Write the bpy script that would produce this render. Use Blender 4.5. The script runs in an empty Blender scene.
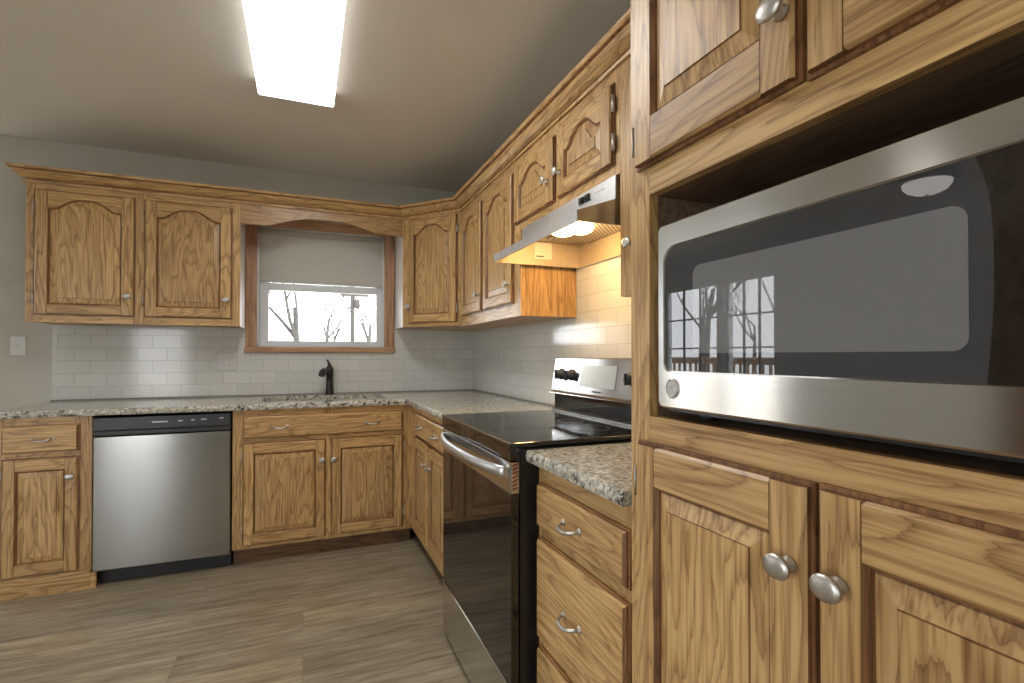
import bpy, math, random
from mathutils import Vector
random.seed(7)
sc = bpy.context.scene
COL = sc.collection
H = 1.1653                                   # camera height

# ------------------------------------------------------------------ camera
cam_d = bpy.data.cameras.new('camera'); cam = bpy.data.objects.new('camera', cam_d); COL.objects.link(cam)
cam_d.sensor_width = 36.0; cam_d.lens = 508.57 * 36.0 / 1024.0
cam_d.shift_y = 9.15 / 1024.0
cam.location = (0, 0, H)
cam.rotation_mode = 'ZXY'
cam.rotation_mode = 'XYZ'
cam.rotation_euler = (math.radians(90 + 0.592), 0, math.radians(-22.23))
cam_d.clip_start = 0.02
sc.camera = cam

# ------------------------------------------------------------------ view / world / light
sc.view_settings.view_transform = 'Standard'
sc.view_settings.look = 'None'
sc.view_settings.gamma = 1.0
sc.view_settings.use_curve_mapping = False
sc.view_settings.exposure = 0.80
SKY = 5.0
world = bpy.data.worlds.new('overcast_sky'); sc.world = world; world.use_nodes = True
wn = world.node_tree.nodes; wn.clear()
wo = wn.new('ShaderNodeOutputWorld'); wb = wn.new('ShaderNodeBackground')
wb.inputs['Color'].default_value = (0.93, 0.97, 1.0, 1); wb.inputs['Strength'].default_value = SKY
world.node_tree.links.new(wb.outputs[0], wo.inputs[0])

def portal(name, loc, rot, sx, sy):
    l = bpy.data.lights.new(name, 'AREA'); l.shape = 'RECTANGLE'; l.size = sx; l.size_y = sy
    l.cycles.is_portal = True
    o = bpy.data.objects.new(name, l); COL.objects.link(o); o.location = loc; o.rotation_euler = rot
# daylight comes in through the openings (sky portals); patio and rear glazing are added
portal('added_patio_portal', (-3.29, -0.7, 1.07), (0, math.radians(-90), 0), 1.95, 1.7)
portal('french_portal', (-3.29, 4.72, 1.07), (0, math.radians(-90), 0), 1.95, 1.8)
portal('added_rear_glazing_portal', (2.55, -2.39, 1.08), (math.radians(90), 0, 0), 2.7, 2.0)
portal('rear_window_portal', (-2.2, -2.39, .96), (math.radians(90), 0, 0), 0.8, 1.5)

# ------------------------------------------------------------------ material helpers
def new_mat(name):
    m = bpy.data.materials.new(name); m.use_nodes = True
    nt = m.node_tree; nt.nodes.clear()
    out = nt.nodes.new('ShaderNodeOutputMaterial'); b = nt.nodes.new('ShaderNodeBsdfPrincipled')
    nt.links.new(b.outputs[0], out.inputs[0])
    return m, nt, b
def N(nt, t, **kw):
    n = nt.nodes.new(t)
    for k, v in kw.items():
        if k.startswith('i_'):
            key = k[2:].replace('_', ' ')
            n.inputs[int(key) if key.isdigit() else key].default_value = v
        else: setattr(n, k, v)
    return n
def ramp(nt, pts, interp='LINEAR'):
    r = nt.nodes.new('ShaderNodeValToRGB'); cr = r.color_ramp; cr.interpolation = interp
    while len(cr.elements) < len(pts): cr.elements.new(0.5)
    for e, (p, c) in zip(cr.elements, pts):
        e.position = p; e.color = tuple(c) + (1,) if len(c) == 3 else c
    return r
def simple(name, col, rough=0.5, metal=0.0, spec=0.5, emit=None, estr=0, coat=0.0, noise=0.06, nscale=40):
    m, nt, b = new_mat(name); L = nt.links.new
    tc = N(nt, 'ShaderNodeTexCoord'); no = N(nt, 'ShaderNodeTexNoise'); no.inputs['Scale'].default_value = nscale
    L(tc.outputs['Object'], no.inputs['Vector'])
    c1 = [max(0, c * (1 - noise)) for c in col]; c2 = [min(1, c * (1 + noise)) for c in col]
    r = ramp(nt, [(0.35, c1), (0.65, c2)]); L(no.outputs['Fac'], r.inputs['Fac']); L(r.outputs[0], b.inputs['Base Color'])
    b.inputs['Roughness'].default_value = rough; b.inputs['Metallic'].default_value = metal
    b.inputs['Specular IOR Level'].default_value = spec; b.inputs['Coat Weight'].default_value = coat
    b.inputs['Coat Roughness'].default_value = 0.03
    if emit: b.inputs['Emission Color'].default_value = tuple(emit) + (1,); b.inputs['Emission Strength'].default_value = estr
    return m

def oak(name, light, mid, dark, vertical=True, rough=0.36, freq=10.0):
    m, nt, b = new_mat(name); L = nt.links.new
    tc = N(nt, 'ShaderNodeTexCoord'); at = N(nt, 'ShaderNodeAttribute', attribute_name='board')
    oi = N(nt, 'ShaderNodeObjectInfo')
    ad = N(nt, 'ShaderNodeMath', operation='ADD'); L(at.outputs['Fac'], ad.inputs[0]); L(oi.outputs['Random'], ad.inputs[1])
    cx = N(nt, 'ShaderNodeCombineXYZ')
    for i, k in enumerate((31.0, 17.0, 43.0)):
        mu = N(nt, 'ShaderNodeMath', operation='MULTIPLY'); mu.inputs[1].default_value = k
        L(ad.outputs[0], mu.inputs[0]); L(mu.outputs[0], cx.inputs[i])
    va = N(nt, 'ShaderNodeVectorMath', operation='ADD'); L(tc.outputs['Object'], va.inputs[0]); L(cx.outputs[0], va.inputs[1])
    def mapped(sv):
        mp = N(nt, 'ShaderNodeMapping'); mp.inputs['Scale'].default_value = sv; L(va.outputs[0], mp.inputs['Vector']); return mp
    g = (5.5, 5.5, 1.0) if vertical else ((5.5, 1.0, 5.5) if vertical is None else (1.0, 5.5, 5.5))
    f = (170.0, 170.0, 5.0) if vertical else ((170.0, 5.0, 170.0) if vertical is None else (5.0, 170.0, 170.0))
    n1 = N(nt, 'ShaderNodeTexNoise'); n1.inputs['Scale'].default_value = 1.0; n1.inputs['Detail'].default_value = 3.0
    n1.inputs['Roughness'].default_value = 0.46; n1.inputs['Distortion'].default_value = 0.25
    L(mapped(g).outputs[0], n1.inputs['Vector'])
    mu = N(nt, 'ShaderNodeMath', operation='MULTIPLY'); mu.inputs[1].default_value = freq * 2.0; L(n1.outputs['Fac'], mu.inputs[0])
    n2 = N(nt, 'ShaderNodeTexNoise'); n2.inputs['Scale'].default_value = 1.0; n2.inputs['Detail'].default_value = 2.0
    L(mapped(f).outputs[0], n2.inputs['Vector'])
    jt = N(nt, 'ShaderNodeMath', operation='MULTIPLY_ADD'); jt.inputs[1].default_value = 0.55; L(n2.outputs['Fac'], jt.inputs[0]); L(mu.outputs[0], jt.inputs[2])
    fr = N(nt, 'ShaderNodeMath', operation='FRACT'); L(jt.outputs[0], fr.inputs[0])
    r1 = ramp(nt, [(0.0, dark), (0.07, [0.55 * a + 0.45 * b for a, b in zip(dark, mid)]), (0.22, mid), (0.55, light), (0.90, light), (1.0, mid)])
    L(fr.outputs[0], r1.inputs['Fac'])
    r2 = ramp(nt, [(0.34, (0.62, 0.54, 0.46)), (0.56, (1, 1, 1))]); L(n2.outputs['Fac'], r2.inputs['Fac'])
    mx = N(nt, 'ShaderNodeMixRGB', blend_type='MULTIPLY'); mx.inputs[0].default_value = 0.9
    L(r1.outputs[0], mx.inputs[1]); L(r2.outputs[0], mx.inputs[2])
    # board to board tone
    wn_ = N(nt, 'ShaderNodeTexWhiteNoise', noise_dimensions='1D'); L(ad.outputs[0], wn_.inputs['W'])
    r3 = ramp(nt, [(0.0, (0.84, 0.80, 0.76)), (1.0, (1.08, 1.06, 1.02))]); L(wn_.outputs['Value'], r3.inputs['Fac'])
    m2 = N(nt, 'ShaderNodeMixRGB', blend_type='MULTIPLY'); m2.inputs[0].default_value = 1.0
    L(mx.outputs[0], m2.inputs[1]); L(r3.outputs[0], m2.inputs[2]); L(m2.outputs[0], b.inputs['Base Color'])
    b.inputs['Roughness'].default_value = rough
    bp = N(nt, 'ShaderNodeBump'); bp.inputs['Strength'].default_value = 0.08; bp.inputs['Distance'].default_value = 0.002
    L(n2.outputs['Fac'], bp.inputs['Height']); L(bp.outputs[0], b.inputs['Normal'])
    return m

OL, OM, OD = (0.585, 0.385, 0.175), (0.49, 0.305, 0.131), (0.30, 0.168, 0.070)
M = {}
M['oak_v'] = oak('oak_vertical', OL, OM, OD, True)
M['oak_h'] = oak('oak_horizontal', OL, OM, OD, False)
M['oak_y'] = oak('oak_lengthwise', OL, OM, OD, None)
M['edge_v'] = oak('oak_stained_shaded_edge_vertical', (0.27, 0.135, 0.058), (0.21, 0.10, 0.042), (0.13, 0.058, 0.024), True, 0.4)  # edge stain, with the shade on side faces put into the colour
M['edge_h'] = oak('oak_stained_lit_edge_horizontal', (0.44, 0.25, 0.112), (0.36, 0.19, 0.08), (0.22, 0.105, 0.043), False, 0.4)  # paler copy: light on upward edges put into the stain colour
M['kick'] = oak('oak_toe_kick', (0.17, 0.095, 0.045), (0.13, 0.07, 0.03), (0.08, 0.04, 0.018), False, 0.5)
M['casing_v'] = oak('pine_casing_vertical', (0.50, 0.30, 0.19), (0.44, 0.25, 0.15), (0.36, 0.19, 0.11), True, 0.4, 4)
M['casing_h'] = oak('pine_casing_horizontal', (0.56, 0.36, 0.22), (0.50, 0.30, 0.17), (0.40, 0.22, 0.12), False, 0.4, 4)
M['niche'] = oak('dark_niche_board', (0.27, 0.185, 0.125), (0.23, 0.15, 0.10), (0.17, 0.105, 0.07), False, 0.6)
M['melamine'] = simple('white_melamine', (0.80, 0.76, 0.75), 0.35, noise=0.03)
M['wall'] = simple('greige_wall_paint', (0.53, 0.525, 0.475), 0.75, noise=0.03, nscale=6)
M['wall_far'] = simple('grey_far_wall_paint', (0.68, 0.68, 0.66), 0.8, noise=0.03, nscale=6)
M['white_plastic'] = simple('white_plastic', (0.62, 0.615, 0.60), 0.3, noise=0.02)
M['vinyl'] = simple('white_vinyl', (0.68, 0.70, 0.72), 0.3, noise=0.02)
M['nickel'] = simple('brushed_nickel', (0.55, 0.53, 0.50), 0.4, 1.0, noise=0.04, nscale=200)
M['bronze'] = simple('oil_rubbed_bronze', (0.035, 0.030, 0.028), 0.3, 0.7, noise=0.1)
M['black'] = simple('black_enamel', (0.012, 0.012, 0.013), 0.28, noise=0.1)
M['black_matte'] = simple('black_plastic', (0.018, 0.018, 0.019), 0.45, noise=0.1)
M['dw_panel'] = simple('dishwasher_panel_black', (0.022, 0.022, 0.024), 0.33, noise=0.1)
M['ceramic'] = simple('black_ceramic_glass', (0.010, 0.010, 0.011), 0.07, spec=0.6, noise=0.1)
M['oven_glass'] = simple('dark_oven_glass', (0.010, 0.009, 0.008), 0.05, spec=0.75, noise=0.1)
M['mw_glass'] = simple('microwave_black_glass', (0.045, 0.045, 0.047), 0.01, spec=0.6, noise=0.03)
M['mw_panel'] = simple('microwave_control_glass', (0.020, 0.014, 0.010), 0.12, spec=0.5, noise=0.1)
def shade_mat():
    m = bpy.data.materials.new('shade_fabric'); m.use_nodes = True; nt = m.node_tree; nt.nodes.clear(); L = nt.links.new
    out = N(nt, 'ShaderNodeOutputMaterial'); mix = N(nt, 'ShaderNodeMixShader'); d = N(nt, 'ShaderNodeBsdfDiffuse'); t = N(nt, 'ShaderNodeBsdfTranslucent')
    tc = N(nt, 'ShaderNodeTexCoord'); no = N(nt, 'ShaderNodeTexNoise'); no.inputs['Scale'].default_value = 300; L(tc.outputs['Object'], no.inputs['Vector'])
    r = ramp(nt, [(0.3, (0.56, 0.54, 0.50)), (0.7, (0.62, 0.60, 0.555))]); L(no.outputs['Fac'], r.inputs['Fac']); L(r.outputs[0], d.inputs[0]); L(r.outputs[0], t.inputs[0])
    mix.inputs[0].default_value = 0.22; L(d.outputs[0], mix.inputs[1]); L(t.outputs[0], mix.inputs[2]); L(mix.outputs[0], out.inputs[0])
    return m
M['shade'] = shade_mat()
M['display'] = simple('grey_touch_panel', (0.42, 0.46, 0.46), 0.12, noise=0.03)
M['mark'] = simple('grey_print', (0.55, 0.55, 0.55), 0.5, noise=0.02)
M['mark_dark'] = simple('dark_print', (0.10, 0.10, 0.10), 0.5, noise=0.02)
M['paper'] = simple('paper_label', (0.70, 0.68, 0.62), 0.6, noise=0.02)
M['hood_pan'] = simple('hood_underside_metal', (0.50, 0.42, 0.32), 0.5, 0.35, noise=0.04)
M['red_stripe'] = simple('red_vent_stripe', (0.20, 0.035, 0.02), 0.5)  # dark red stripes on the side vents of the oven door trim
M['brown_door'] = oak('brown_door_wood', (0.20, 0.105, 0.055), (0.16, 0.08, 0.04), (0.10, 0.05, 0.025), True, 0.4)
M['deck'] = oak('deck_rail_wood', (0.36, 0.22, 0.13), (0.30, 0.18, 0.10), (0.2, 0.12, 0.07), False, 0.7)
M['bark'] = simple('grey_bark', (0.060, 0.056, 0.052), 0.9, noise=0.25, nscale=12)
M['ground'] = simple('pale_winter_ground', (0.50, 0.47, 0.41), 0.95, noise=0.3, nscale=3)
M['caulk'] = simple('grey_caulk', (0.23, 0.23, 0.22), 0.6)
M['pole_wood'] = simple('weathered_pole', (0.05, 0.046, 0.042), 0.9)
M['frosted'] = simple('frosted_bowl_glass', (0.8, 0.8, 0.78), 0.3, emit=(1, 0.95, 0.88), estr=2.6)
M['lamp_lens'] = simple('hood_lamp_lens', (0.9, 0.85, 0.7), 0.3, emit=(1.0, 0.62, 0.24), estr=40.0)

def ceiling_mat():
    m, nt, b = new_mat('textured_ceiling_paint'); L = nt.links.new
    tc = N(nt, 'ShaderNodeTexCoord'); no = N(nt, 'ShaderNodeTexNoise'); no.inputs['Scale'].default_value = 60; no.inputs['Detail'].default_value = 3
    L(tc.outputs['Object'], no.inputs['Vector'])
    b.inputs['Base Color'].default_value = (0.74, 0.705, 0.645, 1); b.inputs['Roughness'].default_value = 0.9
    bp = N(nt, 'ShaderNodeBump'); bp.inputs['Strength'].default_value = 0.15; bp.inputs['Distance'].default_value = 0.004
    L(no.outputs['Fac'], bp.inputs['Height']); L(bp.outputs[0], b.inputs['Normal'])
    return m
M['ceiling'] = ceiling_mat()
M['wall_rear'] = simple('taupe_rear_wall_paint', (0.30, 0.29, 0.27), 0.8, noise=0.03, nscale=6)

def floor_mat():
    m, nt, b = new_mat('grey_brown_vinyl_plank'); L = nt.links.new
    tc = N(nt, 'ShaderNodeTexCoord')
    br = N(nt, 'ShaderNodeTexBrick'); br.offset = 0.37
    br.inputs['Scale'].default_value = 1.0; br.inputs['Brick Width'].default_value = 1.22; br.inputs['Row Height'].default_value = 0.18
    br.inputs['Mortar Size'].default_value = 0.0012; br.inputs['Mortar Smooth'].default_value = 0.2
    br.inputs['Color1'].default_value = (0, 0, 0, 1); br.inputs['Color2'].default_value = (1, 1, 1, 1); br.inputs['Mortar'].default_value = (0.5, 0.5, 0.5, 1)
    L(tc.outputs['Object'], br.inputs['Vector'])
    sep = N(nt, 'ShaderNodeVectorMath', operation='SCALE'); sep.inputs['Scale'].default_value = 13.0
    L(br.outputs['Color'], sep.inputs[0])
    va = N(nt, 'ShaderNodeVectorMath', operation='ADD'); L(tc.outputs['Object'], va.inputs[0]); L(sep.outputs[0], va.inputs[1])
    mp = N(nt, 'ShaderNodeMapping'); mp.inputs['Scale'].default_value = (2.6, 26, 1); L(va.outputs[0], mp.inputs['Vector'])
    n1 = N(nt, 'ShaderNodeTexNoise'); n1.inputs['Scale'].default_value = 1.3; n1.inputs['Detail'].default_value = 9; n1.inputs['Roughness'].default_value = 0.72; n1.inputs['Distortion'].default_value = 0.35
    L(mp.outputs[0], n1.inputs['Vector'])
    r1 = ramp(nt, [(0.30, (0.13, 0.100, 0.064)), (0.44, (0.26, 0.215, 0.147)), (0.56, (0.37, 0.315, 0.225)), (0.72, (0.52, 0.46, 0.35))])
    L(n1.outputs['Fac'], r1.inputs['Fac'])
    r2 = ramp(nt, [(0.0, (0.82, 0.82, 0.84)), (1.0, (1.08, 1.06, 1.02))]); L(br.outputs['Color'], r2.inputs['Fac'])
    mx = N(nt, 'ShaderNodeMixRGB', blend_type='MULTIPLY'); mx.inputs[0].default_value = 1; L(r1.outputs[0], mx.inputs[1]); L(r2.outputs[0], mx.inputs[2])
    m2 = N(nt, 'ShaderNodeMixRGB', blend_type='MIX'); m2.inputs[2].default_value = (0.08, 0.065, 0.045, 1)
    sc_ = N(nt, 'ShaderNodeMath', operation='MULTIPLY'); sc_.inputs[1].default_value = 0.35; L(br.outputs['Fac'], sc_.inputs[0]); L(sc_.outputs[0], m2.inputs[0])
    L(mx.outputs[0], m2.inputs[1]); L(m2.outputs[0], b.inputs['Base Color'])
    b.inputs['Roughness'].default_value = 0.42
    bp = N(nt, 'ShaderNodeBump'); bp.inputs['Strength'].default_value = 0.12; bp.inputs['Distance'].default_value = 0.002
    L(n1.outputs['Fac'], bp.inputs['Height']); L(bp.outputs[0], b.inputs['Normal'])
    return m
M['floor'] = floor_mat()

def tile_mat(name, axis, off):
    m, nt, b = new_mat(name); L = nt.links.new
    tc = N(nt, 'ShaderNodeTexCoord'); sx = N(nt, 'ShaderNodeSeparateXYZ'); L(tc.outputs['Object'], sx.inputs[0])
    cx = N(nt, 'ShaderNodeCombineXYZ'); L(sx.outputs[axis], cx.inputs[0]); L(sx.outputs[2], cx.inputs[1])
    mp = N(nt, 'ShaderNodeMapping'); mp.inputs['Location'].default_value = (off, 0.0, 0); L(cx.outputs[0], mp.inputs['Vector'])
    br = N(nt, 'ShaderNodeTexBrick'); br.offset = 0.5
    br.inputs['Scale'].default_value = 1.0; br.inputs['Brick Width'].default_value = 0.1555; br.inputs['Row Height'].default_value = 0.0775
    br.inputs['Mortar Size'].default_value = 0.0016; br.inputs['Mortar Smooth'].default_value = 0.3
    br.inputs['Color1'].default_value = (0.60, 0.60, 0.57, 1); br.inputs['Color2'].default_value = (0.65, 0.65, 0.62, 1); br.inputs['Mortar'].default_value = (0.43, 0.43, 0.40, 1)
    L(mp.outputs[0], br.inputs['Vector']); L(br.outputs['Color'], b.inputs['Base Color'])
    b.inputs['Roughness'].default_value = 0.10
    no = N(nt, 'ShaderNodeTexNoise'); no.inputs['Scale'].default_value = 7; L(tc.outputs['Object'], no.inputs['Vector'])
    inv = N(nt, 'ShaderNodeMath', operation='MULTIPLY_ADD'); inv.inputs[1].default_value = -1.0; L(br.outputs['Fac'], inv.inputs[0])
    mm = N(nt, 'ShaderNodeMath', operation='MULTIPLY'); mm.inputs[1].default_value = 0.5; L(no.outputs['Fac'], mm.inputs[0]); L(mm.outputs[0], inv.inputs[2])
    bp = N(nt, 'ShaderNodeBump'); bp.inputs['Strength'].default_value = 0.25; bp.inputs['Distance'].default_value = 0.003
    L(inv.outputs[0], bp.inputs['Height']); L(bp.outputs[0], b.inputs['Normal'])
    return m
M['tile_back'] = tile_mat('white_subway_tile_back', 0, 0.02)
M['tile_right'] = tile_mat('white_subway_tile_right', 1, 0.05)

def granite(name, rough, edge=False):
    m, nt, b = new_mat(name); L = nt.links.new
    tc = N(nt, 'ShaderNodeTexCoord')
    v = N(nt, 'ShaderNodeTexVoronoi'); v.inputs['Scale'].default_value = 120; L(tc.outputs['Object'], v.inputs['Vector'])
    n1 = N(nt, 'ShaderNodeTexNoise'); n1.inputs['Scale'].default_value = 75; n1.inputs['Detail'].default_value = 4; n1.inputs['Roughness'].default_value = 0.7; L(tc.outputs['Object'], n1.inputs['Vector'])
    n2 = N(nt, 'ShaderNodeTexNoise'); n2.inputs['Scale'].default_value = 45; n2.inputs['Detail'].default_value = 5; n2.inputs['Roughness'].default_value = 0.75; L(tc.outputs['Object'], n2.inputs['Vector'])
    r1 = ramp(nt, [(0.30, (0.16, 0.16, 0.158)), (0.42, (0.38, 0.36, 0.315)), (0.52, (0.58, 0.555, 0.48)), (0.66, (0.72, 0.71, 0.68))])
    L(n1.outputs['Fac'], r1.inputs['Fac'])
    bw = N(nt, 'ShaderNodeRGBToBW'); L(v.outputs['Color'], bw.inputs[0])
    r2 = ramp(nt, [(0.25, (0.55, 0.55, 0.55)), (0.6, (1.1, 1.08, 1.0))]); L(bw.outputs[0], r2.inputs['Fac'])
    mx = N(nt, 'ShaderNodeMixRGB', blend_type='MULTIPLY'); mx.inputs[0].default_value = 0.7; L(r1.outputs[0], mx.inputs[1]); L(r2.outputs[0], mx.inputs[2])
    lo, hi = (0.40, 0.47) if edge else (0.33, 0.42)
    r3 = ramp(nt, [(lo, (0.03, 0.03, 0.032)), (hi, (1, 1, 1))]); L(n2.outputs['Fac'], r3.inputs['Fac'])
    m2 = N(nt, 'ShaderNodeMixRGB', blend_type='MULTIPLY'); m2.inputs[0].default_value = 1.0; L(mx.outputs[0], m2.inputs[1]); L(r3.outputs[0], m2.inputs[2])
    L(m2.outputs[0], b.inputs['Base Color']); b.inputs['Roughness'].default_value = rough
    if edge:
        bp = N(nt, 'ShaderNodeBump'); bp.inputs['Strength'].default_value = 0.6; bp.inputs['Distance'].default_value = 0.006
        L(n2.outputs['Fac'], bp.inputs['Height']); L(bp.outputs[0], b.inputs['Normal'])
    return m
M['granite'] = granite('polished_speckled_granite', 0.13)
M['granite_edge'] = granite('chiselled_granite_edge', 0.4, True)

def steel(name, col=(0.60, 0.60, 0.585), rough=0.17, aniso=0.8):
    m, nt, b = new_mat(name); L = nt.links.new
    tc = N(nt, 'ShaderNodeTexCoord'); mp = N(nt, 'ShaderNodeMapping'); mp.inputs['Scale'].default_value = (6, 6, 900); L(tc.outputs['Object'], mp.inputs['Vector'])
    no = N(nt, 'ShaderNodeTexNoise'); no.inputs['Scale'].default_value = 1.0; no.inputs['Detail'].default_value = 2; L(mp.outputs[0], no.inputs['Vector'])
    r = ramp(nt, [(0.3, [c * 0.93 for c in col]), (0.7, [c * 1.05 for c in col])]); L(no.outputs['Fac'], r.inputs['Fac']); L(r.outputs[0], b.inputs['Base Color'])
    b.inputs['Metallic'].default_value = 1.0; b.inputs['Roughness'].default_value = rough
    b.inputs['Anisotropic'].default_value = aniso
    tg = N(nt, 'ShaderNodeCombineXYZ'); tg.inputs[2].default_value = 1.0; L(tg.outputs[0], b.inputs['Tangent'])
    return m
M['steel'] = steel('brushed_stainless_steel')
M['steel_dark'] = steel('dishwasher_stainless_steel', (0.42, 0.42, 0.41), 0.17, 0.8)
M['steel_plain'] = simple('satin_stainless_steel', (0.56, 0.56, 0.55), 0.27, 1.0, noise=0.03)
M['satin'] = simple('satin_handle_steel', (0.60, 0.60, 0.60), 0.38, 1.0, noise=0.03)
M['hood_steel'] = simple('hood_brushed_steel', (0.74, 0.74, 0.74), 0.42, 1.0, noise=0.03)
M['sink_steel'] = simple('sink_basin_steel', (0.5, 0.5, 0.49), 0.32, 1.0, noise=0.03)

def mesh_window_mat():
    m, nt, b = new_mat('microwave_screen_mesh'); L = nt.links.new
    tc = N(nt, 'ShaderNodeTexCoord'); mp = N(nt, 'ShaderNodeMapping'); mp.inputs['Scale'].default_value = (260, 260, 260); L(tc.outputs['Object'], mp.inputs['Vector'])
    v = N(nt, 'ShaderNodeTexVoronoi'); v.inputs['Scale'].default_value = 1.0; v.inputs['Randomness'].default_value = 0.0; L(mp.outputs[0], v.inputs['Vector'])
    r = ramp(nt, [(0.30, (0.085, 0.085, 0.088)), (0.42, (0.165, 0.165, 0.168))]); L(v.outputs['Distance'], r.inputs['Fac']); L(r.outputs[0], b.inputs['Base Color'])
    b.inputs['Roughness'].default_value = 0.012; b.inputs['Specular IOR Level'].default_value = 0.6
    return m
M['mw_mesh'] = mesh_window_mat()
def filter_mat():
    m, nt, b = new_mat('aluminium_filter_mesh'); L = nt.links.new
    tc = N(nt, 'ShaderNodeTexCoord'); w = N(nt, 'ShaderNodeTexWave', wave_type='BANDS', bands_direction='DIAGONAL'); w.inputs['Scale'].default_value = 28
    L(tc.outputs['Object'], w.inputs['Vector'])
    r = ramp(nt, [(0.25, (0.22, 0.20, 0.17)), (0.6, (0.62, 0.59, 0.53))]); L(w.outputs['Fac'], r.inputs['Fac']); L(r.outputs[0], b.inputs['Base Color'])
    b.inputs['Metallic'].default_value = 0.6; b.inputs['Roughness'].default_value = 0.4
    return m
M['filter'] = filter_mat()
def glass_mat():
    m = bpy.data.materials.new('clear_window_glass'); m.use_nodes = True; nt = m.node_tree; nt.nodes.clear(); L = nt.links.new
    out = N(nt, 'ShaderNodeOutputMaterial'); mix = N(nt, 'ShaderNodeMixShader'); tr = N(nt, 'ShaderNodeBsdfTransparent'); gl = N(nt, 'ShaderNodeBsdfGlossy')
    gl.inputs['Roughness'].default_value = 0.02; lw_ = N(nt, 'ShaderNodeLayerWeight'); lw_.inputs['Blend'].default_value = 0.5
    pw = N(nt, 'ShaderNodeMath', operation='POWER'); pw.inputs[1].default_value = 5.0; L(lw_.outputs['Facing'], pw.inputs[0])
    fr = N(nt, 'ShaderNodeMath', operation='MULTIPLY_ADD'); fr.inputs[1].default_value = 0.9; fr.inputs[2].default_value = 0.04; L(pw.outputs[0], fr.inputs[0])
    L(fr.outputs[0], mix.inputs[0]); L(tr.outputs[0], mix.inputs[1]); L(gl.outputs[0], mix.inputs[2]); L(mix.outputs[0], out.inputs[0])
    return m
M['glass'] = glass_mat()
def diffuser_mat():
    m, nt, b = new_mat('fluorescent_diffuser'); L = nt.links.new
    tc = N(nt, 'ShaderNodeTexCoord'); sx = N(nt, 'ShaderNodeSeparateXYZ'); L(tc.outputs['Object'], sx.inputs[0])
    # two tubes behind the ribbed lens
    ab = N(nt, 'ShaderNodeMath', operation='ABSOLUTE'); L(sx.outputs[0], ab.inputs[0])
    sb = N(nt, 'ShaderNodeMath', operation='SUBTRACT'); sb.inputs[1].default_value = 0.075; L(ab.outputs[0], sb.inputs[0])
    a2 = N(nt, 'ShaderNodeMath', operation='ABSOLUTE'); L(sb.outputs[0], a2.inputs[0])
    mr = N(nt, 'ShaderNodeMapRange'); mr.inputs['From Min'].default_value = 0.0; mr.inputs['From Max'].default_value = 0.085
    mr.inputs['To Min'].default_value = 11.0; mr.inputs['To Max'].default_value = 7.5; L(a2.outputs[0], mr.inputs['Value'])
    b.inputs['Base Color'].default_value = (0.8, 0.8, 0.8, 1); b.inputs['Emission Color'].default_value = (1.0, 0.985, 0.96, 1)
    L(mr.outputs[0], b.inputs['Emission Strength'])
    return m
M['diffuser'] = diffuser_mat()
M['diffuser_side'] = simple('ribbed_diffuser_side', (0.8, 0.8, 0.8), 0.4, emit=(1.0, 0.985, 0.96), estr=1.0)

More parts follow.
